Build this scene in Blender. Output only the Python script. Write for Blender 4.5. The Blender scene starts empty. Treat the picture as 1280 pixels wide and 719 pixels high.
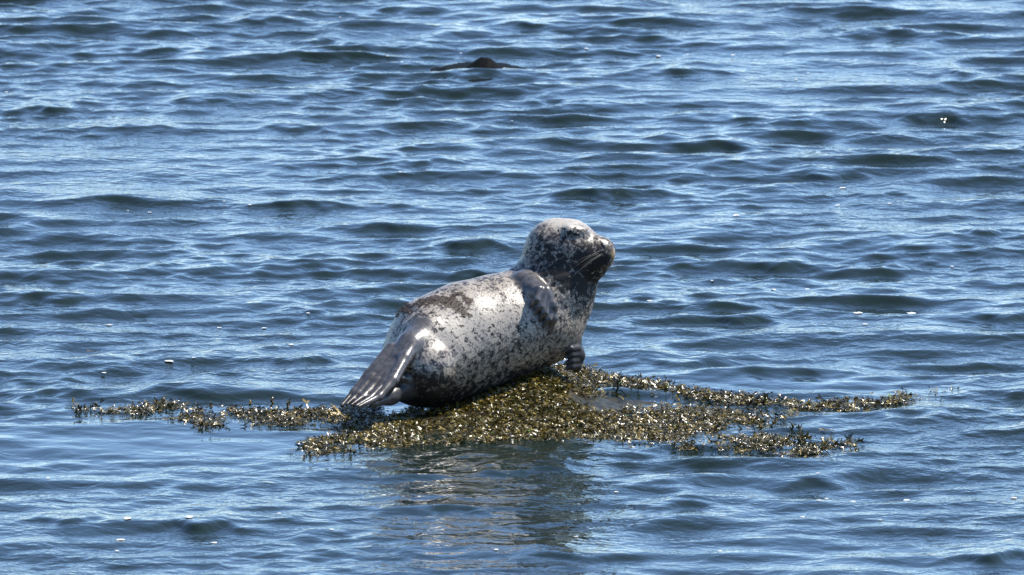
import bpy, math, random
import numpy as np
from mathutils import Vector

random.seed(7)
RNG = np.random.default_rng(11)

# ------------------------------------------------------------------ camera
RPP = 7.5e-5                       # radians per photograph pixel (1280 wide)
DEP = math.radians(9.0)            # depression of the ray through pixel (640,505), which meets the sea at the origin
DIST = 40.0
CAM = np.array([0.0, -DIST*math.cos(DEP), DIST*math.sin(DEP)])
FPX = 1/RPP
PITCH = DEP - math.atan((505-359.5)*RPP)
FWD = np.array([0, math.cos(PITCH), -math.sin(PITCH)])
UP = np.array([0, math.sin(PITCH), math.cos(PITCH)])

scene = bpy.context.scene
cam_data = bpy.data.cameras.new('camera')
cam = bpy.data.objects.new('camera', cam_data)
scene.collection.objects.link(cam)
cam.location = CAM
cam.rotation_euler = (math.pi/2 - PITCH, 0, 0)
cam_data.sensor_width = 36
cam_data.lens = 36*FPX/1280
cam_data.clip_start = 1
cam_data.clip_end = 6000
cam_data.dof.use_dof = True
cam_data.dof.focus_distance = DIST
cam_data.dof.aperture_fstop = 14.0
scene.camera = cam

# ------------------------------------------------------------------ sky and sun
SUN_EL = math.radians(57)
SUN_AZ = math.radians(72)          # clockwise from +Y (away from the camera) towards +X (right)
world = bpy.data.worlds.new('World')
scene.world = world
world.use_nodes = True
wn = world.node_tree
wn.nodes.clear()
sky = wn.nodes.new('ShaderNodeTexSky')
sky.sky_type = 'NISHITA'
sky.sun_disc = False
sky.sun_elevation = SUN_EL
sky.sun_rotation = SUN_AZ
sky.altitude = 2500
sky.air_density = 1.0
sky.dust_density = 0.0
sky.ozone_density = 5.0
bg = wn.nodes.new('ShaderNodeBackground')
bg.inputs['Strength'].default_value = 0.14
wo = wn.nodes.new('ShaderNodeOutputWorld')
wn.links.new(sky.outputs[0], bg.inputs['Color'])
wn.links.new(bg.outputs[0], wo.inputs['Surface'])

sun_data = bpy.data.lights.new('sun', 'SUN')
sun_data.energy = 4.8
sun_data.angle = math.radians(0.53)
sun_data.color = (1.0, 0.95, 0.87)
sun = bpy.data.objects.new('sun', sun_data)
scene.collection.objects.link(sun)
SUN_DIR = Vector((math.sin(SUN_AZ)*math.cos(SUN_EL), math.cos(SUN_AZ)*math.cos(SUN_EL), math.sin(SUN_EL)))
sun.rotation_euler = (-SUN_DIR).to_track_quat('-Z', 'Y').to_euler()

scene.view_settings.view_transform = 'Standard'
scene.view_settings.look = 'None'
scene.view_settings.exposure = 0.95
scene.view_settings.gamma = 1.0

# ------------------------------------------------------------------ projection helpers
def ray(px, py):
    px = np.asarray(px, float); py = np.asarray(py, float)
    return (FWD[None] + np.stack([(px-640)*RPP, 0*px, 0*px], -1).reshape(-1, 3)
            - UP[None]*(((py-359.5)*RPP).reshape(-1, 1)))
def at_depth(px, py, Y):           # point on the pixel's ray whose world y is Y
    d = ray(px, py)[0]
    return CAM + d*((Y-CAM[1])/d[1])
def at_sea(px, py, z=0.0):         # point on the pixel's ray at height z
    d = ray(px, py)[0]
    return CAM + d*((z-CAM[2])/d[2])
def project(P):
    v = P - CAM
    f = v@FWD
    return 640 + v[..., 0]/f/RPP, 359.5 - (v@UP)/f/RPP
M_PX = DIST*RPP                    # metres per photograph pixel at the seal

# ------------------------------------------------------------------ generic helpers
def mesh_obj(name, verts, faces, mat, parent=None, smooth=True, attrs=None):
    me = bpy.data.meshes.new(name)
    verts = np.ascontiguousarray(verts, dtype=np.float32)
    faces = np.asarray(faces)
    me.vertices.add(len(verts))
    me.vertices.foreach_set('co', verts.ravel())
    n, k = faces.shape
    me.loops.add(n*k)
    me.loops.foreach_set('vertex_index', np.ascontiguousarray(faces, dtype=np.int32).ravel())
    me.polygons.add(n)
    me.polygons.foreach_set('loop_start', np.arange(0, n*k, k, dtype=np.int32))
    me.polygons.foreach_set('loop_total', np.full(n, k, dtype=np.int32))
    me.update(calc_edges=True)
    me.validate()
    me.polygons.foreach_set('use_smooth', np.full(len(me.polygons), smooth, dtype=bool))
    for an, data in (attrs or {}).items():
        data = np.asarray(data, np.float32)
        if data.ndim == 1:
            a = me.attributes.new(an, 'FLOAT', 'POINT'); a.data.foreach_set('value', data)
        else:
            a = me.attributes.new(an, 'FLOAT_COLOR', 'POINT')
            a.data.foreach_set('color', np.concatenate([data, np.ones((len(data), 1), np.float32)], 1).ravel())
    me.materials.append(mat)
    o = bpy.data.objects.new(name, me)
    scene.collection.objects.link(o)
    o.parent = parent
    return o
def tag(o, label=None, cat=None, group=None, kind=None):
    for k, v in (('label', label), ('category', cat), ('group', group), ('kind', kind)):
        if v: o[k] = v
    return o

class NT:
    """small wrapper for building node materials"""
    def __init__(self, name):
        self.m = bpy.data.materials.new(name); self.m.use_nodes = True
        self.t = self.m.node_tree; self.t.nodes.clear()
        self.out = self.t.nodes.new('ShaderNodeOutputMaterial')
    def n(self, typ, **kw):
        nd = self.t.nodes.new(typ)
        for k, v in kw.items():
            if k.startswith('i_'):
                key = k[2:].replace('_', ' ')
                self.set(nd, key, v)
            else: setattr(nd, k, v)
        return nd
    def set(self, nd, key, v):
        s = nd.inputs[int(key)] if key.isdigit() else nd.inputs[key]
        if isinstance(v, bpy.types.NodeSocket): self.t.links.new(v, s)
        else: s.default_value = v
    def math(self, op, a, b=0.0, clamp=False):
        nd = self.n('ShaderNodeMath', operation=op, use_clamp=clamp)
        self.set(nd, '0', a); self.set(nd, '1', b)
        return nd.outputs[0]
    def mix(self, f, a, b):
        nd = self.n('ShaderNodeMix', data_type='RGBA')
        self.set(nd, '0', f); self.set(nd, '6', a); self.set(nd, '7', b)
        return nd.outputs[2]
    def ramp(self, x, lo, hi):
        nd = self.n('ShaderNodeMapRange', interpolation_type='SMOOTHSTEP')
        self.set(nd, '0', x); self.set(nd, '1', lo); self.set(nd, '2', hi)
        return nd.outputs[0]
    def noise(self, vec, scale, detail=3.0, rough=0.5, dist=0.0):
        nd = self.n('ShaderNodeTexNoise')
        self.set(nd, 'Vector', vec); self.set(nd, 'Scale', scale); self.set(nd, 'Detail', detail)
        self.set(nd, 'Roughness', rough); self.set(nd, 'Distortion', dist)
        return nd.outputs[0]
    def attr(self, name):
        nd = self.n('ShaderNodeAttribute', attribute_name=name)
        return nd
    def mapped(self, vec, scale, rot=(0, 0, 0)):
        nd = self.n('ShaderNodeMapping')
        self.set(nd, 'Vector', vec); nd.inputs['Scale'].default_value = scale; nd.inputs['Rotation'].default_value = rot
        return nd.outputs[0]
    def bump(self, h, strength, dist, normal=None):
        nd = self.n('ShaderNodeBump')
        self.set(nd, 'Strength', strength); self.set(nd, 'Distance', dist); self.set(nd, 'Height', h)
        if normal is not None: self.set(nd, 'Normal', normal)
        return nd.outputs[0]
    def principled(self, **kw):
        p = self.n('ShaderNodeBsdfPrincipled')
        for k, v in kw.items(): self.set(p, k.replace('_', ' '), v)
        self.t.links.new(p.outputs[0], self.out.inputs['Surface'])
        return p
def rgb(r, g, b): return (r, g, b, 1.0)

# ------------------------------------------------------------------ value noise in numpy
def vnoise2(x, y, seed):
    xi = np.floor(x).astype(np.int64); yi = np.floor(y).astype(np.int64)
    fx = x-xi; fy = y-yi
    fx = fx*fx*(3-2*fx); fy = fy*fy*(3-2*fy)
    def hsh(a, b):
        h = (a*374761393 + b*668265263 + seed*974634777) & 0xffffffff
        h = ((h ^ (h >> 13))*1274126177) & 0xffffffff
        return ((h ^ (h >> 16)) & 0xffff)/65535.0
    return (hsh(xi, yi)*(1-fx)+hsh(xi+1, yi)*fx)*(1-fy) + (hsh(xi, yi+1)*(1-fx)+hsh(xi+1, yi+1)*fx)*fy

def in_poly(px, py, poly):
    inside = np.zeros(px.shape, bool)
    n = len(poly)
    for i in range(n):
        x0, y0 = poly[i]; x1, y1 = poly[(i+1) % n]
        if y0 == y1: continue
        c = ((y0 > py) != (y1 > py)) & (px < (x1-x0)*(py-y0)/(y1-y0)+x0)
        inside ^= c
    return inside

# ------------------------------------------------------------------ rock mound and weed outlines
def mound(x, y):
    z = 0.158*np.exp(-((x-0.06)/0.23)**2 - ((y-0.02)/0.36)**2)
    z = z + 0.046*np.exp(-((x-0.0)/0.60)**2 - ((y+0.45)/0.42)**2)
    return z - 0.022
MAIN = [(375,562),(400,552),(425,540),(450,530),(440,515),(500,508),(560,504),(605,490),(640,474),(680,458),(705,452),(728,463),
        (742,480),(732,507),(800,510),(870,512),(915,518),(940,527),(925,534),(880,536),(900,541),(960,543),(1005,553),(1020,563),
        (960,562),(900,556),(840,553),(780,552),(700,547),(640,551),(560,557),(500,553),(460,558),(420,563)]
RIGHT = [(728,460),(775,470),(820,480),(870,488),(930,496),(985,500),(1030,503),(1100,495),(1150,487),(1195,485),(1180,497),
         (1110,506),(1060,512),(1000,512),(950,506),(900,502),(850,496),(800,489),(760,482),(735,478)]
LEFT = [(110,515),(150,511),(200,507),(260,506),(310,511),(360,513),(430,512),(450,516),(440,528),(380,531),(300,536),
        (255,535),(240,528),(200,523),(150,519)]
GX, GY = np.meshgrid(np.arange(-2.6, 2.6, 0.02), np.arange(-2.4, 1.6, 0.02), indexing='ij')
GZ = np.maximum(mound(GX, GY), 0.0)
gpx, gpy = project(np.stack([GX, GY, GZ], -1))
MASK = (in_poly(gpx, gpy, MAIN) | in_poly(gpx, gpy, RIGHT) | in_poly(gpx, gpy, LEFT)).astype(float)
def gauss_blur(a, sx, sy):
    fx = np.fft.fftfreq(a.shape[0]); fy = np.fft.fftfreq(a.shape[1])
    k = np.exp(-2*np.pi**2*((fx[:, None]*sx)**2 + (fy[None]*sy)**2))
    return np.real(np.fft.ifft2(np.fft.fft2(a)*k))
CALM = np.clip(gauss_blur(MASK, 3, 3.5)*1.4, 0, 1)
def sample_calm(x, y):
    u = (x+2.6)/0.02; v = (y+2.4)/0.02
    ok = (u > 0) & (u < CALM.shape[0]-2) & (v > 0) & (v < CALM.shape[1]-2)
    ui = np.clip(u, 0, CALM.shape[0]-2).astype(int); vi = np.clip(v, 0, CALM.shape[1]-2).astype(int)
    fu = np.clip(u-ui, 0, 1); fv = np.clip(v-vi, 0, 1)
    c = (CALM[ui, vi]*(1-fu)+CALM[ui+1, vi]*fu)*(1-fv)+(CALM[ui, vi+1]*(1-fu)+CALM[ui+1, vi+1]*fu)*fv
    return np.where(ok, c, 0)

# ------------------------------------------------------------------ sea: one sheet, dense where the camera looks, growing coarse to the horizon
def axis(lo, hi, step, far):
    a = list(np.arange(lo, hi, step))
    s, x = step, a[-1]
    up = []
    while x < far: s = min(s*1.13, 200); x += s; up.append(x)
    s, x = step, a[0]
    dn = []
    while x > -far: s = min(s*1.13, 200); x -= s; dn.append(x)
    return np.array(dn[::-1]+a+up)
AX = axis(-2.9, 2.9, 0.0105, 3000)
AY = axis(-4.4, 13.6, 0.0185, 3000)
SPX = np.gradient(AX); SPY = np.gradient(AY)
X, Y = np.meshgrid(AX, AY, indexing='ij')
SP = np.maximum(SPX[:, None], SPY[None]*0.6).astype(np.float32)
calm = sample_calm(X, Y)
# calmer tongues of water in front of the weed on the left and behind the trail on the right
def blob(px, py, rx, ry):
    c = at_sea(px, py)
    e = at_sea(px, py-ry)
    return np.exp(-((X-c[0])/(rx*M_PX))**2 - ((Y-c[1])/(e[1]-c[1]))**2)
smooth_zone = np.clip(0.95*blob(200, 552, 360, 34) + 0.8*blob(1010, 478, 190, 14) + 0.5*blob(420, 236, 150, 8) + 0.4*blob(1000, 690, 300, 20), 0, 0.92)
X32 = X.astype(np.float32); Y32 = Y.astype(np.float32)
DX = np.zeros_like(X32); DY = np.zeros_like(X32); Z = np.zeros_like(X32)
nw = 96
lams = np.exp(np.linspace(math.log(0.065), math.log(2.4), nw))*np.exp(RNG.normal(0, 0.03, nw))
main_dir = math.radians(-100)      # waves run towards the camera, a little to the left
near = 1-0.15*np.clip((-0.6-Y32)/1.2, 0, 1) + 1.1*np.exp(-((X32+0.05)/0.55)**2-((Y32+1.7)/0.8)**2)
gust = near*(0.30 + 1.35*vnoise2(X*0.9+3.1, Y*0.45+7.7, 5)).astype(np.float32)
gust2 = near*(0.15 + 1.6*vnoise2(X*1.7+13.1, Y*0.9+1.7, 9)).astype(np.float32)
for i, lam in enumerate(lams):
    k = 2*math.pi/lam
    th = main_dir + (0.75 if i % 3 == 0 else 0.0) + RNG.normal(0, 0.42 if lam > 0.3 else 0.75)
    # slope budget by wavelength band: most of it between 0.2 and 0.8 m
    b = math.log(lam/0.27)/0.75
    slope = 0.0190*math.exp(-b*b*0.5) + 0.0052
    if lam > 1.2: slope *= 0.8
    amp = slope/k
    ph = RNG.uniform(0, 2*math.pi)
    fade = np.clip(lam/(2.2*SP)-0.6, 0, 1)
    a = amp*fade*(gust2 if lam < 0.25 else gust)
    if lam < 1.3:
        a = a*(1-smooth_zone*(0.9 if lam < 0.3 else 0.6))
    phase = k*(math.cos(th)*X32+math.sin(th)*Y32)+ph
    c = np.cos(phase); s = np.sin(phase)
    Z += a*c
    q = 0.75
    DX -= q*math.cos(th)*a*s
    DY -= q*math.sin(th)*a*s
# single crests the photograph shows: (px, py, half length px, height m)
CREST = [(160,256,140,.040),(262,498,115,.038),(50,494,70,.034),(410,55,60,.034),(220,64,95,.030),(590,312,58,.036),(738,246,40,.034),
         (1035,224,65,.028),(900,184,75,.034),(1182,150,48,.032),(1190,94,38,.026),(936,403,58,.028),(1262,402,40,.034),(1250,702,58,.045),
         (250,663,46,.036),(720,700,80,.026),(842,636,75,.028),(1020,607,62,.030),(660,592,85,.026),(390,455,62,.028),(548,205,34,.024),
         (378,260,40,.026),(250,131,52,.026),(590,99,60,.022),(860,92,75,.024),(1130,42,75,.026),(650,34,60,.024),(340,30,50,.022),
         (370,163,26,.026),(860,456,75,.034),(1000,470,60,.020),(60,378,60,.026),(380,392,30,.02),(600,345,40,.024),(820,380,30,.02),(700,128,55,.022),
         (60,140,60,.028),(170,160,60,.02),(1230,296,50,.028),(480,288,40,.022),(1120,245,60,.02),(80,655,60,.026),(560,640,60,.02),(980,335,50,.02)]
crest = np.zeros_like(X32)
for (px, py, hl, hgt) in CREST:
    c = at_sea(px, py)
    hgt = hgt*(1.0 if hl > 50 else 0.85); hl = max(hl, 52)
    L = hl*M_PX*0.9
    sk = random.uniform(-0.25, 0.25)
    i0, i1 = np.searchsorted(AX, [c[0]-3*L, c[0]+3*L]); j0, j1 = np.searchsorted(AY, [c[1]-0.9, c[1]+0.9])
    xx = X32[i0:i1, j0:j1]-c[0]; yy = Y32[i0:i1, j0:j1]-c[1]-0.06
    yy = yy - sk*xx - 0.05*np.sin(xx*5/L+px)
    w = np.where(yy < 0, 0.066, 0.26)*(0.75+hgt/0.09)
    crest[i0:i1, j0:j1] += hgt*np.exp(-(xx/L)**2*0.9-(yy/w)**2)
damp = (1-0.90*np.clip(calm, 0, 1)).astype(np.float32)
Z = (Z + crest*0.78)*damp; DX *= damp; DY *= damp
DY -= 1.1*Z                        # crests lean towards the shore: steep front faces, long backs
V = np.stack([X32+DX, Y32+DY, Z], -1).reshape(-1, 3)
nx, ny = X.shape
idx = np.arange(nx*ny).reshape(nx, ny)
F = np.stack([idx[:-1, :-1], idx[1:, :-1], idx[1:, 1:], idx[:-1, 1:]], -1).reshape(-1, 4)
def sea_height(x, y):              # undisplaced lookup, close enough to float small things
    i = int(np.clip(np.searchsorted(AX, x), 1, nx-1)); j = int(np.clip(np.searchsorted(AY, y), 1, ny-1))
    return float(Z[i, j])

t = NT('sea_water')
geo = t.n('ShaderNodeNewGeometry').outputs['Position']
p1 = t.mapped(geo, (8, 9, 8), (0, 0, 0.35))
p2 = t.mapped(geo, (22, 25, 22), (0, 0, -0.3))
n1 = t.noise(p1, 1.0, 3, 0.55, 0.4)
n2 = t.noise(p2, 1.0, 2, 0.5, 0.3)
patch = t.ramp(t.noise(t.mapped(geo, (0.8, 0.45, 1)), 1.0, 2), 0.35, 0.7)
rp = t.attr('ripple').outputs['Fac']
b1 = t.bump(n1, t.math('MULTIPLY', rp, 0.62), 0.016)
b2 = t.bump(n2, t.math('MULTIPLY', t.math('MULTIPLY', patch, rp), 1.0), 0.006, b1)
t.principled(Base_Color=rgb(0.009, 0.016, 0.013), Roughness=0.05, IOR=1.333, Normal=b2)
SEA = mesh_obj('sea', V, F, t.m, attrs={'ripple': (1-0.75*smooth_zone).ravel()})
tag(SEA, 'rippled blue sea with short dark crested wavelets', 'sea', kind='structure')

# ------------------------------------------------------------------ weed-covered rock under the seal
t = NT('wet_rock')
geo = t.n('ShaderNodeNewGeometry').outputs['Position']
nn = t.noise(geo, 30, 5, 0.6)
t.principled(Base_Color=t.mix(t.ramp(nn, 0.35, 0.65), rgb(0.012, 0.011, 0.006), rgb(0.035, 0.029, 0.012)), Roughness=0.4, IOR=1.3, Specular_IOR_Level=0.25,
             Normal=t.bump(nn, 0.8, 0.02))
ROCK_MAT = t.m
rx = np.arange(-1.5, 1.75, 0.02); ry = np.arange(-1.6, 1.3, 0.02)
RX, RY = np.meshgrid(rx, ry, indexing='ij')
RZ = mound(RX, RY) + 0.016*(vnoise2(RX*9, RY*9, 2)-0.5) + 0.012*(vnoise2(RX*23, RY*23, 3)-0.5) - 0.006
edge = np.minimum(np.minimum(RX-rx[0], rx[-1]-RX), np.minimum(RY-ry[0], ry[-1]-RY))
RZ = RZ - 0.25*np.clip(1-edge/0.25, 0, 1)**2
idx = np.arange(RX.size).reshape(RX.shape)
RF = np.stack([idx[:-1, :-1], idx[1:, :-1], idx[1:, 1:], idx[:-1, 1:]], -1).reshape(-1, 4)
tag(mesh_obj('rock', np.stack([RX, RY, RZ], -1).reshape(-1, 3), RF, ROCK_MAT),
    'low dark wet rock under the seaweed the seal lies on', 'rock')

# ------------------------------------------------------------------ the seal: one continuous surface from a signed distance field
def sph(px, py, Yd): return at_depth(px, py, Yd)
BODY = [  # px, py, depth y, radius px  (rump to neck)
    (524,458,-.20,50),(550,437,-.16,68),(585,423,-.11,70),(625,411,-.06,67),(660,401,-.02,61),(680,403,0,51)]
NECK = [(668,388,0,56),(690,364,.02,50),(699,338,.03,45),(697,314,.03,38.5)]
HEAD = [(697,313,.03,38.5),(712,312,.015,36.5)]
MUZ = [(716,314,.0,32),(742,318,-.03,20.5),(752,314,-.038,14.5)]
def seg_dist(P, a, b, ra, rb, stretch=None):
    ba = b-a
    t_ = np.clip(((P-a)@ba)/max(ba@ba, 1e-9), 0, 1)
    return np.linalg.norm(P-a-t_[..., None]*ba, axis=-1) - (ra+(rb-ra)*t_)
def smin(a, b, k):
    h = np.clip(0.5+0.5*(b-a)/k, 0, 1)
    return b*(1-h)+a*h-k*h*(1-h)
def chain(pts):                    # list of (px,py,Y,r px) -> segments
    w = [(sph(p[0], p[1], p[2]), p[3]*M_PX) for p in pts]
    return [(w[i][0], w[i+1][0], w[i][1], w[i+1][1]) for i in range(len(w)-1)]
OPS = []                           # (segment, blend, group)
def add(pts, k, group=None):
    for s in chain(pts): OPS.append((s, k, group))
add(BODY, 0.03); add([(552,445,-.20,60),(531,460,-.33,42)], 0.06); add(NECK, 0.05); add(HEAD, 0.03); add(MUZ, 0.045)
add([(744,326,-.02,13),(752,324,-.035,11.5)], 0.03)                       # chin
add([(722,332,-.01,22),(740,334,-.02,14)], 0.04)                           # jaw and throat
add([(752,317,-.062,7.5),(760,316,-.058,6)], 0.018)                       # near whisker pad
add([(752,317,-.005,7.5),(760,316,-.012,6)], 0.018)                       # far whisker pad
add([(757,307,-.036,8),(761,308,-.036,6.5)], 0.012)                       # nose
add([(712,288,-.066,6),(728,289,-.058,5)], 0.03)                          # brow ridge
# upper hind flipper: ankle and five toes with webs
UH = 'hind'
add([(530,418,-.31,20),(513,432,-.385,14),(499,448,-.44,11)], 0.045, UH)
add([(521,424,-.385,8.5),(506,448,-.470,8),(491,476,-.565,7),(474,496,-.635,5),(448,508.5,-.715,2.5)], 0.010, UH)
add([(502,446,-.44,7),(480,480,-.545,5.4),(463,498,-.615,4.2),(445,507.5,-.69,2.2)], 0.009, UH)
add([(497,444,-.43,7),(471,478,-.525,5.6),(454,496,-.595,4.4),(439,506.5,-.665,2.2)], 0.011, UH)
add([(492,442,-.42,7),(464,473,-.505,5.6),(447,493,-.575,4.4),(433,506,-.645,2.2)], 0.011, UH)
add([(489,436,-.40,8),(460,468,-.475,5.5),(442,490,-.54,4.2),(427,507,-.615,2.5)], 0.011, UH)
# lower hind flipper, mostly under the upper one
add([(528,468,-.33,24),(506,484,-.40,13),(488,495,-.47,9.5),(466,505,-.55,5)], 0.03, UH)
add([(511,475,-.43,5.5),(502,472,-.455,4.5)], 0.010, UH)                  # tail stub
# upper fore flipper folded on the chest
UF = 'fore'
add([(655,352,-.10,14),(668,364,-.158,11),(679,378,-.182,9)], 0.02, UF)
add([(664,352,-.125,9),(682,365,-.182,8),(691,382,-.198,6.5),(692,398,-.198,5),(688,411,-.185,3)], 0.012, UF)
for (a, b) in (((672,362),(665,381)),((678,368),(670,390)),((683,376),(675.5,398)),((687,386),(681,405))):
    m = (a[0]*0.35+b[0]*0.65+3, a[1]*0.35+b[1]*0.65)
    add([(a[0]+2,a[1],-.196,6.0),(m[0],m[1],-.222,4.2),(b[0],b[1],-.210,3.0)], 0.004, UF)
# lower fore flipper propped on the rock
LF = 'fore_low'
add([(716,428,-.03,11),(722,444,-.05,9),(721,460,-.055,6)], 0.012, LF)
for k, yy in enumerate((437.5, 445, 452.5, 459.5)):
    add([(722,yy-2,-.065,5.2),(714,yy-1,-.098,4.3),(707.5+0.4*k,yy+1,-.105,2.8)], 0.003, LF)
CUTS = []
def field(P, group=None, box=None):
    d = None
    for (s, k, g) in OPS:
        if group and g != group: continue
        e = seg_dist(P, *s)
        d = e if d is None else smin(d, e, k)
    return d
H = 0.0042
lo = np.array([at_depth(418, 520, 0)[0], -0.80, at_depth(600, 522, -.2)[2]])
hi = np.array([at_depth(778, 400, 0)[0], 0.30, at_depth(600, 262, 0.1)[2]])
N = np.ceil((hi-lo)/H).astype(int)
gx = [lo[i]+H*np.arange(N[i]) for i in range(3)]
Fd = np.full(N, 9.0, np.float32)
for (s, k, g) in OPS:              # each capsule only touches its own neighbourhood of the grid
    a, b, ra, rb = s
    pad = max(ra, rb)+k+0.03
    i0 = np.maximum(((np.minimum(a, b)-pad-lo)/H).astype(int), 0)
    i1 = np.minimum(((np.maximum(a, b)+pad-lo)/H).astype(int)+2, N)
    sl = tuple(slice(i0[i], i1[i]) for i in range(3))
    P = np.stack(np.meshgrid(*[gx[i][sl[i]] for i in range(3)], indexing='ij'), -1)
    e = seg_dist(P, a, b, ra, rb)
    Fd[sl] = smin(Fd[sl], e, k)
for (c, r) in CUTS:
    c = sph(*c); r *= M_PX
    i0 = np.maximum(((c-0.05-lo)/H).astype(int), 0); i1 = np.minimum(((c+0.05-lo)/H).astype(int)+2, N)
    sl = tuple(slice(i0[i], i1[i]) for i in range(3))
    P = np.stack(np.meshgrid(*[gx[i][sl[i]] for i in range(3)], indexing='ij'), -1)
    e = np.linalg.norm(P-c, axis=-1)-r
    Fd[sl] = -smin(-Fd[sl], e, 0.006)
def surface_nets(Fd, lo, h):
    S = Fd < 0
    nx, ny, nz = Fd.shape
    corners = [(i, j, k) for i in (0, 1) for j in (0, 1) for k in (0, 1)]
    cnt = sum(S[i:nx-1+i, j:ny-1+j, k:nz-1+k].astype(np.int8) for i, j, k in corners)
    act = np.argwhere((cnt > 0) & (cnt < 8))
    vid = np.full((nx-1, ny-1, nz-1), -1, np.int64)
    vid[act[:, 0], act[:, 1], act[:, 2]] = np.arange(len(act))
    acc = np.zeros((len(act), 3)); num = np.zeros(len(act))
    for a in corners:
        for ax in range(3):
            if a[ax]: continue
            b = list(a); b[ax] = 1
            fa = Fd[act[:, 0]+a[0], act[:, 1]+a[1], act[:, 2]+a[2]].astype(float)
            fb = Fd[act[:, 0]+b[0], act[:, 1]+b[1], act[:, 2]+b[2]].astype(float)
            m = (fa < 0) != (fb < 0)
            tt = np.where(m, fa/np.where(fa-fb == 0, 1, fa-fb), 0)
            p = np.tile(np.array(a, float), (len(act), 1)); p[:, ax] += tt
            acc[m] += p[m]; num[m] += 1
    verts = lo + h*(act+acc/num[:, None])
    faces = []
    for ax in range(3):
        o1, o2 = [(1, 2), (2, 0), (0, 1)][ax]
        sl0 = [slice(None)]*3; sl1 = [slice(None)]*3
        sl0[ax] = slice(0, -1); sl1[ax] = slice(1, None)
        A = S[tuple(sl0)]; B = S[tuple(sl1)]
        for flip, M in ((False, A & ~B), (True, ~A & B)):
            e = np.argwhere(M)
            e = e[(e[:, o1] > 0) & (e[:, o2] > 0) & (e[:, o1] < Fd.shape[o1]-1) & (e[:, o2] < Fd.shape[o2]-1)]
            q = []
            for d1, d2 in ((-1, -1), (0, -1), (0, 0), (-1, 0)):
                c = e.copy(); c[:, o1] += d1; c[:, o2] += d2
                q.append(vid[c[:, 0], c[:, 1], c[:, 2]])
            q = np.stack(q, -1)
            faces.append(q[:, ::-1] if flip else q)
    return verts, np.concatenate(faces)
SV, SF = surface_nets(Fd, lo, H)
# light smoothing
ed = np.concatenate([SF[:, [0, 1]], SF[:, [1, 2]], SF[:, [2, 3]], SF[:, [3, 0]]])
deg = np.bincount(ed[:, 0], minlength=len(SV)) + np.bincount(ed[:, 1], minlength=len(SV))
def lap(Q):
    out = np.zeros_like(Q)
    for c in range(Q.shape[1]):
        out[:, c] = np.bincount(ed[:, 0], Q[ed[:, 1], c], len(Q)) + np.bincount(ed[:, 1], Q[ed[:, 0], c], len(Q))
    return out/deg[:, None]
for _ in range(2): SV = SV + 0.5*(lap(SV)-SV)
# soft folds: neck rolls and flank unevenness
tri_n = np.cross(SV[SF[:, 2]]-SV[SF[:, 0]], SV[SF[:, 3]]-SV[SF[:, 1]])
nrm = np.zeros_like(SV)
for c in range(3):
    for k in range(4): nrm[:, c] += np.bincount(SF[:, k], tri_n[:, c], len(SV))
nrm /= np.linalg.norm(nrm, axis=1)[:, None]+1e-12
vpx, vpy = project(SV)
def g2(cx, cy, rx, ry=None, ang=0.0):
    ry = ry or rx
    ca, sa = math.cos(math.radians(ang)), math.sin(math.radians(ang))
    dx = vpx-cx; dy = vpy-cy
    return np.exp(-((dx*ca+dy*sa)/rx)**2-((-dx*sa+dy*ca)/ry)**2)
neckz = g2(690, 345, 42, 26, -20)
ax_n = (vpx-700)*0.35+(vpy-345)*0.94 + 5*(vnoise2(vpx/16, vpy/16+SV[:, 1]*30, 21)-0.5)
fold = neckz*np.sin(ax_n*2*np.pi/13.0)*0.0014
lump = (vnoise2(vpx/40+SV[:, 1]*8, vpy/40, 31)-0.5)*0.0015
bigd = np.array([1.0]*len(SV))
flm = np.full(len(SV), 9.0)
for g in (UH, UF, LF):
    flm = np.minimum(flm, field(SV, g))
fl = np.clip(1-(flm-0.002)/0.012, 0, 1)
hd_ = np.minimum(field(SV, UH), 9.0)
hind_dark = np.clip(1-(hd_-0.004)/0.035, 0, 1)
SV = SV + nrm*((fold+lump)*(1-fl))[:, None]
# colour masks (fur pattern, with some shade and sunlight painted in)
patch_poly = [(494,398),(499,388),(512,379),(534,369),(553,368),(572,374),(584,384),(591,397),(586,400),(576,391),(560,383),(541,379),(520,384),(507,391)]
jx = vpx + 9*(vnoise2(vpx/5, vpy/5, 41)-0.5); jy = vpy + 9*(vnoise2(vpx/5+40, vpy/5, 43)-0.5)
pm = in_poly(jx, jy, patch_poly).astype(float)
streak = in_poly(jx, jy, [(556,366),(575,366),(590,375),(597,384),(592,385),(580,376),(566,371)]).astype(float)
pm = np.clip(pm+streak, 0, 1)
for _ in range(6): pm = pm + 0.8*(lap(pm[:, None])[:, 0]-pm)
dark = np.clip(1.5*g2(745,323,20,15) + 0.6*g2(724,337,28,20) + 0.35*g2(728,305,14,10) + 1.0*g2(720,352,28,18,-25) + 0.75*g2(692,322,26,24) + 0.9*g2(652,343,14,6,35) + 0.7*g2(700,344,28,10,20)
               + 1.1*g2(755,308,11,9) + 0.8*g2(735,370,16,26) + 0.8*g2(718,293,11,5,5) + 0.45*g2(670,308,14,22) + 0.4*g2(700,295,12,8), 0, 1.5)  # dark mottled face and neck fur, deepened with painted shade below the head
dark = np.clip(dark + 1.5*g2(524,492,58,28) + 0.30*g2(512,415,16,30) + 1.0*g2(600,494,60,13,-22) + 0.9*g2(680,462,40,10,-10) + 0.15*g2(640,430,60,30), 0, 1.5)  # darker lower rump and underside, mostly body shade painted into the fur
dark_low = np.clip(1-(field(SV, LF)-0.002)/0.010, 0, 1)
dark_tip = g2(438,500,20,15)+0.8*g2(505,490,26,13)+0.5*g2(465,475,14,20,-45)
dark = np.maximum(dark, np.clip(hind_dark*1.1-0.15, 0, 1))
skin_dark = np.clip(np.maximum(dark_low, dark_tip), 0, 1)
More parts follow.
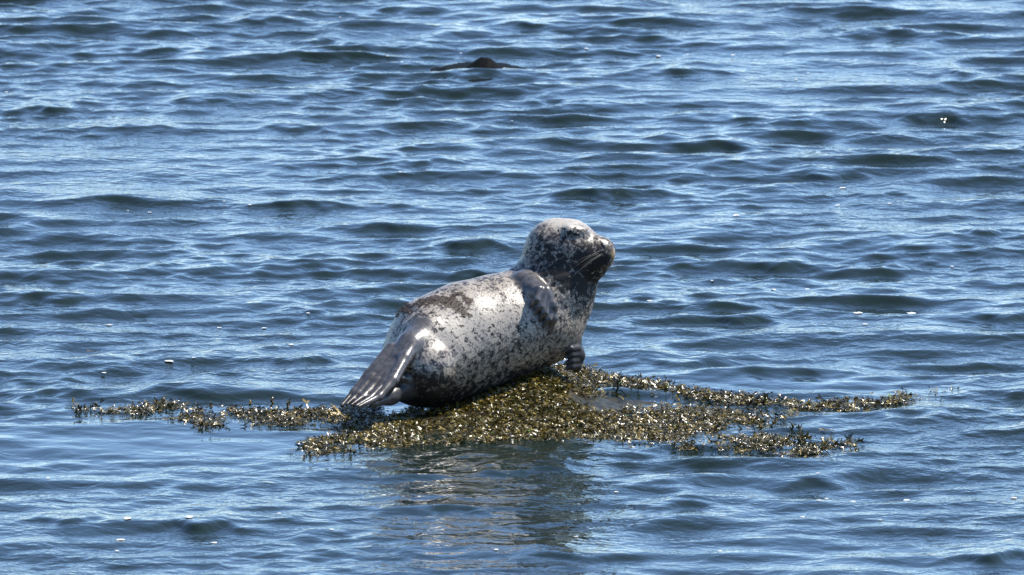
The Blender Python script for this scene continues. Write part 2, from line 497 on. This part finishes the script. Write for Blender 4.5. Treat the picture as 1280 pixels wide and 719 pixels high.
pale = np.clip(1.6*g2(704,277,26,9,8) + 0.9*g2(592,398,48,30,-15) + 0.6*g2(545,415,35,22) + 0.5*g2(650,385,28,20)+0.5*g2(735,340,10,8)+0.3*g2(664,345,10,5), 0, 1)  # pale crown and flank fur; crown also painted lighter as sunlit
tan = np.clip(g2(768,319,4,6)*1.2, 0, 1)

seal = bpy.data.objects.new('seal', None)
scene.collection.objects.link(seal)
seal.location = at_depth(590, 490, -.1)
ROOT = np.array(seal.location)
tag(seal, 'spotted grey seal lying on its side on the seaweed, head raised', 'seal')

t = NT('seal_fur')
tc = t.n('ShaderNodeTexCoord').outputs['Object']
a_fl = t.attr('flipper').outputs['Fac']; a_dk = t.attr('dark').outputs['Fac']; a_pl = t.attr('pale').outputs['Fac']
a_pm = t.attr('moult').outputs['Fac']; a_tn = t.attr('tan').outputs['Fac']
blot = t.noise(tc, 50, 2, 0.5, 0.5)
fine = t.noise(tc, 120, 3, 0.6, 0.6)
ring = t.n('ShaderNodeTexVoronoi', feature='SMOOTH_F1'); t.set(ring, 'Vector', tc); t.set(ring, 'Scale', 52.0); t.set(ring, 'Randomness', 1.0)
hair = t.noise(t.mapped(tc, (160, 160, 60), (0.2, 0.9, 0)), 1.0, 3, 0.6)
base = t.mix(t.ramp(fine, 0.35, 0.68), rgb(0.315, 0.268, 0.208), rgb(0.205, 0.176, 0.140))
# spot coverage grows with the dark mask and shrinks with the pale mask
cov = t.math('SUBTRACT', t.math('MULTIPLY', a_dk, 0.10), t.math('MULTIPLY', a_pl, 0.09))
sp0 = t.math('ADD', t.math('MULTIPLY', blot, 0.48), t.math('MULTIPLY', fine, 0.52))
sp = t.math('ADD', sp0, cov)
spot = t.ramp(sp, 0.435, 0.57)
base = t.mix(t.math('MULTIPLY', a_pl, 0.5), base, rgb(0.46, 0.42, 0.36))
col = t.mix(spot, base, t.mix(t.ramp(fine, 0.4, 0.7), rgb(0.042, 0.038, 0.035), rgb(0.075, 0.054, 0.038)))
hn = t.math('ADD', t.math('MULTIPLY', blot, 0.65), t.math('MULTIPLY', fine, 0.35))
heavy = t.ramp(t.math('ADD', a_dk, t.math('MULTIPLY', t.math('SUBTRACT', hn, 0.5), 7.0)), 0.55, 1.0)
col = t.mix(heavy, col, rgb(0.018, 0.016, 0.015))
pmr = t.ramp(t.math('ADD', t.math('MULTIPLY', a_pm, 1.0), t.math('MULTIPLY', t.math('SUBTRACT', sp0, 0.5), 3.0)), 0.36, 0.62)
col = t.mix(pmr, col, t.mix(t.ramp(hair, 0.4, 0.62), rgb(0.016, 0.010, 0.006), rgb(0.07, 0.042, 0.022)))
skin = t.mix(t.ramp(blot, 0.3, 0.7), rgb(0.045, 0.042, 0.042), rgb(0.090, 0.084, 0.082))
skin = t.mix(t.math('MULTIPLY', t.attr('skin_dark').outputs['Fac'], 0.85), skin, rgb(0.010, 0.009, 0.009))
col = t.mix(a_fl, col, skin)
col = t.mix(a_tn, col, rgb(0.26, 0.18, 0.10))
rough = t.mix(a_fl, t.mix(heavy, rgb(.35, .35, .35), rgb(.55, .55, .55)), t.mix(t.attr('skin_dark').outputs['Fac'], rgb(.29, .29, .29), rgb(.40, .40, .40)))
a_wt = t.attr('wet').outputs['Fac']
rough = t.mix(t.math('MULTIPLY', a_wt, t.math('SUBTRACT', 1.0, a_fl)), rough, rgb(.30, .30, .30))
rough = t.mix(pmr, rough, rgb(.6, .6, .6))
hb = t.math('ADD', t.math('MULTIPLY', hair, 0.6), t.math('MULTIPLY', fine, 0.4))
bmp = t.bump(hb, t.math('SUBTRACT', 0.42, t.math('MAXIMUM', t.math('MULTIPLY', a_fl, 0.27), t.math('MULTIPLY', t.attr('wet').outputs['Fac'], 0.34))), 0.006)
t.principled(Base_Color=col, Roughness=rough, IOR=1.45, Specular_IOR_Level=t.math('MULTIPLY', t.math('SUBTRACT', t.math('ADD', 0.72, t.math('MULTIPLY', a_wt, 0.28)), t.math('MULTIPLY', t.math('MULTIPLY', heavy, 0.5), t.math('SUBTRACT', 1.0, a_fl))), t.math('SUBTRACT', 1.0, t.math('MULTIPLY', t.attr('skin_dark').outputs['Fac'], 0.6))), Normal=bmp)
FUR = t.m
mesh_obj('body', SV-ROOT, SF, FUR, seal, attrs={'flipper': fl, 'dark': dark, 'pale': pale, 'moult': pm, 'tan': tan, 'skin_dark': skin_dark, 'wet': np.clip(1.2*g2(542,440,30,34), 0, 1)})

def plain(name, col, rough, spec=0.5, n_scale=60, vary=0.3):
    t = NT(name)
    tc = t.n('ShaderNodeTexCoord').outputs['Object']
    f = t.noise(tc, n_scale, 3)
    c2 = tuple(c*(1-vary) for c in col)
    t.principled(Base_Color=t.mix(t.ramp(f, .3, .7), rgb(*col), rgb(*c2)), Roughness=rough, Specular_IOR_Level=spec)
    return t.m
EYE = plain('eye_black', (0.008, 0.007, 0.007), 0.08)
NOSE = plain('nose_skin', (0.018, 0.014, 0.012), 0.3)
CLAW = plain('claw_horn', (0.055, 0.045, 0.038), 0.25)
WHISK = plain('whisker_hair', (0.22, 0.20, 0.17), 0.5, 0.3)

def march(px, py):                 # first hit of the seal's surface on a pixel's ray
    d = ray(px, py)[0]; d = d/np.linalg.norm(d)
    s = (-1.0-CAM[1])/d[1]
    for _ in range(60):
        p = CAM+d*s
        e = float(field(p[None])[0])
        if e < 0.0004: break
        s += max(e*0.8, 0.0003)
    g = np.array([float(field((p+dv)[None])[0]) for dv in np.eye(3)*0.004]) - e
    return p, g/np.linalg.norm(g)
def ellipsoid(rad, rot, c, nu=14, nv=9):
    th = np.linspace(0, np.pi, nv); ph = np.linspace(0, 2*np.pi, nu, endpoint=False)
    v = np.array([[math.sin(a)*math.cos(b), math.sin(a)*math.sin(b), math.cos(a)] for a in th for b in ph])*np.array(rad)
    v = v@np.array(rot).T + c
    f = [[i*nu+j, i*nu+(j+1) % nu, (i+1)*nu+(j+1) % nu, (i+1)*nu+j] for i in range(nv-1) for j in range(nu)]
    return v, np.array(f)[:, ::-1]
def frame(n, along):
    n = n/np.linalg.norm(n)
    a = along-n*(along@n); a /= np.linalg.norm(a)
    return np.stack([a, np.cross(n, a), n], -1)
def tube(pts, rads, sides=6):
    pts = np.array(pts); V_ = []; F_ = []
    for i, p in enumerate(pts):
        d = pts[min(i+1, len(pts)-1)]-pts[max(i-1, 0)]; d = d/np.linalg.norm(d)
        u = np.cross(d, [0.3, 0.5, 0.81]); u /= np.linalg.norm(u); w = np.cross(d, u)
        for s in range(sides):
            a = 2*math.pi*s/sides
            V_.append(p+rads[i]*(math.cos(a)*u+math.sin(a)*w))
    for i in range(len(pts)-1):
        for s in range(sides):
            F_.append([i*sides+s, i*sides+(s+1) % sides, (i+1)*sides+(s+1) % sides, (i+1)*sides+s])
    n = len(V_)
    V_ += [pts[0], pts[-1]]
    for s in range(sides):
        F_.append([n, (s+1) % sides, s, s])
        b = (len(pts)-1)*sides
        F_.append([n+1, b+s, b+(s+1) % sides, b+(s+1) % sides])
    return np.array(V_), np.array(F_)
def tris_ok(F_): return F_

# closed eye: a narrow dark slit with a lid above it; its twin on the far side of the head
p, n = march(720, 292.5)
v, f = ellipsoid((5.5*M_PX, 2.0*M_PX, 0.006), frame(n, np.array([1, 0, -0.10])), p-n*0.002)
mesh_obj('eye', v-ROOT, f, EYE, seal)
mid = 0.0
q = p.copy(); q[1] = 2*0.02-p[1]
n2_ = n*np.array([1, -1, 1])
v, f = ellipsoid((5.5*M_PX, 2.0*M_PX, 0.006), frame(n2_, np.array([1, 0, -0.10])), q-n2_*0.004)
mesh_obj('eye', v-ROOT, f, EYE, seal)
p, n = march(698, 288.5)
v, f = ellipsoid((1.3*M_PX, 2.6*M_PX, 0.003), frame(n, np.array([1, 0, 0.2])), p-n*0.001)
mesh_obj('ear_hole', v-ROOT, f, EYE, seal)
# nostrils
for (a, b) in ((754, 306.5),):
    p, n = march(a, b)
    v, f = ellipsoid((1.6*M_PX, 4.0*M_PX, 0.004), frame(n, np.array([1, 0, 0.6])), p-n*0.001)
    mesh_obj('nostril', v-ROOT, f, EYE, seal)
# whiskers from the near pad, sweeping back and down across the cheek; a few hang from the far side
for k in range(15):
    bx, by = 750+random.uniform(-4, 5), 315+random.uniform(-4, 6)
    p, n = march(bx, by)
    if k < 9:
        L = random.uniform(0.07, 0.13); dirv = np.array([-1, -0.32, -0.05-0.06*k])
    else:
        L = random.uniform(0.05, 0.09); dirv = np.array([0.25+random.uniform(-.2, .2), -0.25, -0.9])
        p = sph(762+random.uniform(-3, 2), 320+random.uniform(-2, 3), -.05)
    dirv /= np.linalg.norm(dirv)
    pts = [p+dirv*L*s+np.array([0, -0.012*math.sin(s*2), -0.03*s*s*(1 if k < 9 else 0)]) for s in np.linspace(0, 1, 7)]
    v, f = tube(pts, [0.00065*(1-0.75*s) for s in np.linspace(0, 1, 7)], 4)
    mesh_obj('whisker', v-ROOT, f, WHISK, seal)
# claws on both fore flippers
for (x, y, Yd, dx, dz) in ((664,382,-.205,-.4,-.8),(669,391.5,-.205,-.4,-.8),(675,399.5,-.205,-.4,-.8),(680.5,406.5,-.205,-.3,-.9),(687,413,-.187,-.2,-.95)):
    p = sph(x, y, Yd); d = np.array([dx, -.25, dz]); d /= np.linalg.norm(d)
    pts = [p-d*0.012+np.array([0, -.002, 0]), p-d*0.004+np.array([0, -.005, 0]), p+d*0.006+np.array([0, -.004, 0]), p+d*0.016]
    v, f = tube(pts, [.0045, .0048, .0035, .0006], 6)
    mesh_obj('claw', v-ROOT, f, CLAW, seal)
for k, yy in enumerate((438, 445.5, 453, 460)):
    p = sph(707+0.4*k, yy+1, -.108); d = np.array([-.9, -.35, -.25]); d /= np.linalg.norm(d)
    pts = [p-d*0.012, p-d*0.003+np.array([0, -.002, .002]), p+d*0.007, p+d*0.018+np.array([0, 0, -.003])]
    v, f = tube(pts, [.0042, .0045, .0032, .0006], 6)
    mesh_obj('claw', v-ROOT, f, CLAW, seal)
# tufts of old brown fur standing on the moulting patch: too many to count
t = NT('old_fur')
hr = t.n('ShaderNodeNewGeometry').outputs['Random Per Island']
t.principled(Base_Color=t.mix(hr, rgb(0.018, 0.012, 0.008), rgb(0.065, 0.04, 0.02)), Roughness=0.55)
cand = np.where(pm*(0.5+vnoise2(vpx/4, vpy/4, 77)) > 0.5)[0]
tv, tf = [], []
sel = RNG.choice(cand, min(1300, len(cand)), replace=False)
for i in sel:
    p = SV[i]; n = nrm[i]
    d = n*0.55+np.array([-0.6, -0.25, -0.35])+RNG.normal(0, 0.35, 3); d /= np.linalg.norm(d)
    w = np.cross(d, n); w /= np.linalg.norm(w)+1e-9
    L = RNG.uniform(.006, .016); b = len(tv)
    tv += [p-w*.0016-n*.001, p+w*.0016-n*.001, p+d*L]
    tf.append([b, b+1, b+2])
ft = mesh_obj('old_fur_tufts', np.array(tv)-ROOT, np.array(tf), t.m, seal, smooth=False)
ft['kind'] = 'stuff'; ft['label'] = 'dark brown tufts of old fur on the hip'

# ------------------------------------------------------------------ seaweed
t = NT('wrack')
ca = t.attr('tint').outputs['Color']
gw = t.n('ShaderNodeNewGeometry').outputs['Position']
nz = t.noise(gw, 220, 2)
t.principled(Base_Color=t.mix(t.ramp(nz, .3, .7), ca, t.mix(0.5, ca, rgb(.03, .022, .01))), Roughness=t.math('ADD', 0.11, t.math('MULTIPLY', nz, 0.25)), Specular_IOR_Level=0.6,
             Normal=t.bump(nz, 0.5, 0.003))
WRACK = t.m
def frond_template(rng):
    """forked strap frond, length about 1, as quads"""
    V_, F_ = [], []
    def strap(p0, ang, L, w0, w1, curl, n):
        p = np.array(p0, float); b = len(V_)
        for i in range(n+1):
            s = i/n
            w = w0+(w1-w0)*s
            if i == n: w *= 0.55
            a = ang+curl*s
            side = np.array([-math.sin(a), math.cos(a), 0.25*math.sin(3*s+ang*5)])
            V_.append(p+side*w); V_.append(p-side*w)
            if i < n: p = p+np.array([math.cos(a), math.sin(a), 0])*L/n + np.array([0, 0, curl_z*L/n*(1+s)])
        for i in range(n): F_.append([b+2*i, b+2*i+1, b+2*i+3, b+2*i+2])
        return p
    curl_z = rng.uniform(-0.15, 0.22)
    tip = strap((0, 0, 0), 0, 0.5, 0.05, 0.08, rng.uniform(-.3, .3), 2)
    for sg in (-1, 1):
        curl_z = rng.uniform(-0.25, 0.3)
        strap(tip-np.array([.04, 0, 0]), sg*rng.uniform(.25, .6), rng.uniform(.35, .6), 0.07, 0.11, sg*rng.uniform(-.4, .5), 2)
    return np.array(V_), np.array(F_)
TEMPL = [frond_template(RNG) for _ in range(16)]
PAL = np.array([(.215,.150,.022),(.145,.110,.018),(.080,.064,.014),(.030,.026,.010),(.32,.225,.035),(.120,.112,.024),(.045,.042,.016),(.38,.27,.05)])
PAL = PAL*0.78
PALP = np.array([.2,.2,.18,.14,.1,.09,.05,.04])
def build_fronds(name, P, size, tilt_mu, tilt_sd, label, cat='seaweed', tint=1.0):
    n = len(P)
    az = RNG.uniform(0, 2*np.pi, n); ti = np.clip(RNG.normal(tilt_mu, tilt_sd, n), -0.2, 1.5); ro = RNG.normal(0, 0.55, n)
    L = size*np.exp(RNG.normal(0, 0.3, n))
    cz, sz, ct, st, cr, sr = np.cos(az), np.sin(az), np.cos(ti), np.sin(ti), np.cos(ro), np.sin(ro)
    ex = np.stack([cz*ct, sz*ct, st], -1)
    ey0 = np.stack([-sz, cz, 0*cz], -1); ez0 = np.cross(ex, ey0)
    ey = ey0*cr[:, None]+ez0*sr[:, None]; ez = np.cross(ex, ey)
    col = PAL[RNG.choice(len(PAL), n, p=PALP)]*np.exp(RNG.normal(0, .2, (n, 1)))*tint
    green = RNG.random(n) < 0.006
    col[green] = (.12, .20, .03)
    which = RNG.integers(0, len(TEMPL), n)
    VV, FF, CC = [], [], []; off = 0
    for w, (tv, tf) in enumerate(TEMPL):
        m = np.where(which == w)[0]
        if not len(m): continue
        v = P[m][:, None]+L[m][:, None, None]*(tv[None, :, 0, None]*ex[m][:, None]+tv[None, :, 1, None]*ey[m][:, None]+tv[None, :, 2, None]*ez[m][:, None])
        VV.append(v.reshape(-1, 3)); CC.append(np.repeat(col[m], len(tv), 0))
        FF.append((tf[None]+(off+np.arange(len(m))*len(tv))[:, None, None]).reshape(-1, 4)); off += len(m)*len(tv)
    o = mesh_obj(name, np.concatenate(VV), np.concatenate(FF), WRACK, attrs={'tint': np.concatenate(CC)})
    return tag(o, label, cat, kind='stuff')
def scatter(poly, n, zfun, edge_noise=5.0, thin=0.0, seed=1):
    xs = np.array([at_sea(*p)[0] for p in poly]); ys = np.array([at_sea(*p)[1] for p in poly])
    out = []
    tot = 0
    while tot < n:
        x = RNG.uniform(xs.min()-.1, xs.max()+.1, n*3); y = RNG.uniform(ys.min()-.5, ys.max()+.3, n*3)
        z = zfun(x, y)
        px, py = project(np.stack([x, y, z], -1))
        jx = px+edge_noise*3*(vnoise2(x*11, y*7, seed)-.5)+RNG.normal(0, edge_noise, len(px))
        jy = py+edge_noise*1.2*(vnoise2(x*11+9, y*7, seed+1)-.5)+RNG.normal(0, edge_noise*.35, len(px))
        ok = in_poly(jx, jy, poly)
        clump = vnoise2(x*7, y*4, seed+2)*.6+vnoise2(x*19, y*10, seed+3)*.4
        ok &= RNG.random(len(px)) < np.clip((clump-thin)*4.0+0.4, 0.02, 1)
        out.append(np.stack([x, y, z], -1)[ok]); tot += ok.sum()
    return np.concatenate(out)[:n]
zr = lambda x, y: np.maximum(mound(x, y), -0.002)
P1 = scatter(MAIN, 72000, zr, 8.0, 0.36, 101)
P1[:, 2] += RNG.uniform(-0.003, 0.005, len(P1))
build_fronds('seaweed_mat', P1, 0.0185, 0.03, 0.22, 'thick olive brown wet seaweed mat covering the low rock under the seal')
P2 = scatter(RIGHT, 4600, zr, 4.0, 0.42, 201)
P2[:, 2] += RNG.uniform(-.002, 0.010, len(P2))
build_fronds('seaweed_trail', P2, 0.020, 0.08, 0.28, 'long thin brown seaweed trail running out from the rock ahead of the seal')
P3 = scatter(LEFT, 4000, zr, 4.0, 0.50, 301)
P3[:, 2] += RNG.uniform(-.002, 0.011, len(P3))
build_fronds('seaweed_trail', P3, 0.020, 0.08, 0.30, 'patchy brown seaweed trail floating beyond the tail flippers', tint=0.85)
SP4 = [(1000,552,1075,569,260),(942,512,1000,545,120),(930,520,960,528,60),(740,478,850,503,60),(90,508,130,516,60),(380,556,440,566,120)]
P4 = []
for (x0, y0, x1, y1, n) in SP4:
    for _ in range(n):
        cl = RNG.integers(0, 9)
        u, v = (cl*0.37) % 1, (cl*0.61) % 1
        p = at_sea(x0+(x1-x0)*np.clip(u+RNG.normal(0, .05), 0, 1), y0+(y1-y0)*np.clip(v+RNG.normal(0, .08), 0, 1), 0.004)
        P4.append(p)
build_fronds('seaweed_scraps', np.array(P4), 0.026, 0.35, 0.4, 'sparse loose seaweed scraps scattered on the water around the mat')

def sprig(px, py, hpx, lean, name, label, group):
    base = at_sea(px, py); base[2] = max(float(mound(base[0], base[1])), 0)-0.004
    V_, F_, off = [], [], 0
    Hh = hpx*M_PX
    pts = [np.array([lean*Hh*s*s+0.004*math.sin(7*s+px), 0.01*math.sin(4*s+py), Hh*s]) for s in np.linspace(0, 1, 6)]
    v, f = tube(pts, [.0045, .004, .004, .0045, .005, .002], 5); V_.append(v); F_.append(f); off += len(v)
    for k in range(5):
        s = 0.25+0.16*k; tv, tf = TEMPL[(k*3+int(px)) % 16]
        a = random.uniform(0, 6.28); L = Hh*random.uniform(.35, .6)
        e1 = np.array([math.cos(a)*.7, math.sin(a)*.5, .75]); e1 /= np.linalg.norm(e1)
        e2 = np.cross(e1, [.2, -.9, .3]); e2 /= np.linalg.norm(e2); e3 = np.cross(e1, e2)
        v = pts[min(5, int(s*5))]+L*(tv[:, :1]*e1+tv[:, 1:2]*e2+tv[:, 2:]*e3)
        V_.append(v); F_.append(tf+off); off += len(v)
    v = np.concatenate(V_); c = np.tile(PAL[int(px) % 4], (len(v), 1))
    o = mesh_obj(name, v, np.concatenate(F_), WRACK, attrs={'tint': c})
    o.location = base
    tag(o, label, 'seaweed', group)
for (px, py, h, ln) in [(204,505,10,.1),(264,508,6,0),(107,511,7,-.2),(312,506,7,.2),(340,504,8,0),(360,510,12,.1)]:
    sprig(px, py, h, ln, 'seaweed_sprig', 'small seaweed sprig standing up from the floating trail beyond the tail flippers', 'upright sprigs in the tail side trail')
for (px, py, h, ln) in [(848,491,9,.1),(905,498,8,.6),(943,503,9,.7),(954,504,15,.5),(1012,506,8,0),(1060,503,10,-.3),(1068,503,9,.4)]:
    sprig(px, py, h, ln, 'seaweed_sprig', 'small seaweed sprig standing up from the thin trail ahead of the seal', 'upright sprigs in the head side trail')
for (px, py, h, ln, lab) in [(990,541,14,0,'lone upright seaweed stalk in the gap between trail and mat'),
                             (1028,562,15,.05,'lone upright seaweed stalk at the thinning end of the mat'),
                             (938,526,10,0,'short stubby seaweed stalk at the corner of the mat'),
                             (771,492,20,.1,'bushy golden seaweed sprig by the pool beside the fore flipper')]:
    sprig(px, py, h, ln, 'seaweed_stalk', lab, None)
def scrap(px, py, wpx, label, n=14):
    c = at_sea(px, py); z = sea_height(c[0], c[1])+0.004
    V_, F_, C_, off = [], [], [], 0
    for k in range(n):
        tv, tf = TEMPL[k % 16]; a = random.uniform(0, 6.28); ti = random.uniform(0, .5)
        e1 = np.array([math.cos(a)*math.cos(ti), math.sin(a)*math.cos(ti), math.sin(ti)]); e2 = np.cross([0, 0, 1], e1); e2 /= np.linalg.norm(e2); e3 = np.cross(e1, e2)
        L = wpx*M_PX*random.uniform(.4, .7)
        v = np.array([random.uniform(-.3, .3)*wpx*M_PX, random.uniform(-.4, .4)*wpx*M_PX, random.uniform(0, .004)])+L*(tv[:, :1]*e1+tv[:, 1:2]*e2+tv[:, 2:]*e3)
        V_.append(v); F_.append(tf+off); off += len(v); C_.append(np.tile(PAL[k % 6]*1.2, (len(v), 1)))
    o = mesh_obj('floating_seaweed', np.concatenate(V_), np.concatenate(F_), WRACK, attrs={'tint': np.concatenate(C_)})
    o.location = (c[0], c[1], z)
    tag(o, label, 'seaweed')
scrap(116, 437, 13, 'brown seaweed scrap drifting alone on open water well away from the mat')
scrap(1033, 541, 14, 'dark seaweed scrap drifting between the trail and the end of the mat')
scrap(1068, 565, 12, 'pale brown seaweed scrap drifting past the tip of the mat')
scrap(364, 564, 8, 'dark seaweed scrap drifting off the mat below the tail flippers')

# ------------------------------------------------------------------ dark rock top breaking the water far behind
c = at_sea(598, 93)
ux = np.linspace(-1, 1, 90); uy = np.linspace(-1, 1, 36)
UX, UY = np.meshgrid(ux, uy, indexing='ij')
wx = UX*75; wy = UY*0.42           # local x in photograph pixels, y in metres
prof = 0.052*np.exp(-(np.abs(wx-8)/23)**2.4)+0.014*np.exp(-((wx-24)/22)**2)+0.020*np.exp(-((wx+30)/26)**2)+0.012*np.exp(-((wx+58)/12)**2)
zz = prof*np.exp(-(wy/0.09)**2)*(0.88+0.24*vnoise2(wx/14+3, wy*9, 61)) + 0.006*(vnoise2(wx/5, wy*20, 62)-.5) - 0.022 - 0.05*np.clip(np.hypot(UX, UY)-0.8, 0, 1)
zz = zz - 0.012
v = np.stack([wx*M_PX, wy, zz], -1).reshape(-1, 3)
ii = np.arange(v.shape[0]).reshape(UX.shape)
f = np.stack([ii[:-1, :-1], ii[1:, :-1], ii[1:, 1:], ii[:-1, 1:]], -1).reshape(-1, 4)
t = NT('black_wet_rock')
gp = t.n('ShaderNodeNewGeometry').outputs['Position']
nn = t.noise(gp, 40, 4)
t.principled(Base_Color=t.mix(nn, rgb(0.003, 0.004, 0.004), rgb(0.008, 0.008, 0.008)), Roughness=0.6, IOR=1.2, Specular_IOR_Level=0.1, Normal=t.bump(nn, .3, .006))
o = mesh_obj('sunken_rock', v, f, t.m)
o.location = (c[0], c[1]+0.10, 0.036)
tag(o, 'small dark rock top breaking the open water far behind the seal', 'rock')

# ------------------------------------------------------------------ foam flecks riding on the water
t = NT('foam')
tc = t.n('ShaderNodeTexCoord').outputs['Object']
fn = t.noise(tc, 300, 3)
t.principled(Base_Color=t.mix(fn, rgb(.50, .53, .55), rgb(.70, .72, .72)), Roughness=0.6, Normal=t.bump(fn, 0.8, .003))
FOAM = t.m
foam_meshes = []
for k in range(5):
    v, f = ellipsoid((1, 1, 1), np.eye(3), np.zeros(3), 12, 7)
    r = 1+0.7*(vnoise2(v[:, 0]*2+k*7, v[:, 1]*2+v[:, 2]*2, 70+k)-.5)
    o = mesh_obj('foam_fleck', v*r[:, None], f, FOAM)
    foam_meshes.append(o.data); bpy.data.objects.remove(o)
SPOTS = [(614,60,11),(484,73,6),(576,66,5),(502,79,6),(617,84,6),(236,595-360+0,0),(137,405,9),(211,454,15),(242,451,6),(130,466,7),(245,45,5),
         (159,655,11),(151,675,13),(146,687,6),(236,656,12),(414,664,6),(287,649,5),(268,678,9),(349,646,6),(836,592,6),(1022,597,5),(1024,630,8),
         (1033,626,6),(1066,625,8),(1133,624,10),(1003,648,7),(1267,622,10),(1100,652,6),(1053,234,12),(920,271,11),(1112,254,8),(1072,393,14),
         (1139,391,14),(1009,359,8),(967,362,9),(1081,406,10),(812,380,10),(1047,254,8),(280,255,5),(312,260,6),(187,266,7),(160,264,4),(860,65,7),(823,67,10),
         (916,67,8),(733,62,8),(1234,40,8),(1126,40,6),(1134,100,6),(995,100,7),(790,86,6),(425,20,5),(8,113,6),(274,407,8),(330,406,8),(364,433,8),(385,395,6),
         (720,672,6),(770,618,7),(1010,90,5),(500,215,5),(640,150,5),(890,350,5),(1190,330,6),(60,600,6),(480,620,6),(620,690,7),(900,690,7)]
for (px, py, w) in SPOTS:
    if not w: continue
    c = at_sea(px, py)
    o = bpy.data.objects.new('foam_fleck', random.choice(foam_meshes)); scene.collection.objects.link(o)
    o.location = (c[0], c[1], sea_height(c[0], c[1])+0.002)
    s = w*M_PX*0.5*0.85
    o.scale = (s, s*random.uniform(.8, 1.4), s*0.13)
    o.rotation_euler = (0, 0, random.uniform(-.5, .5))
    tag(o, 'tiny white foam fleck floating on the open water', 'foam', 'foam flecks on the water')
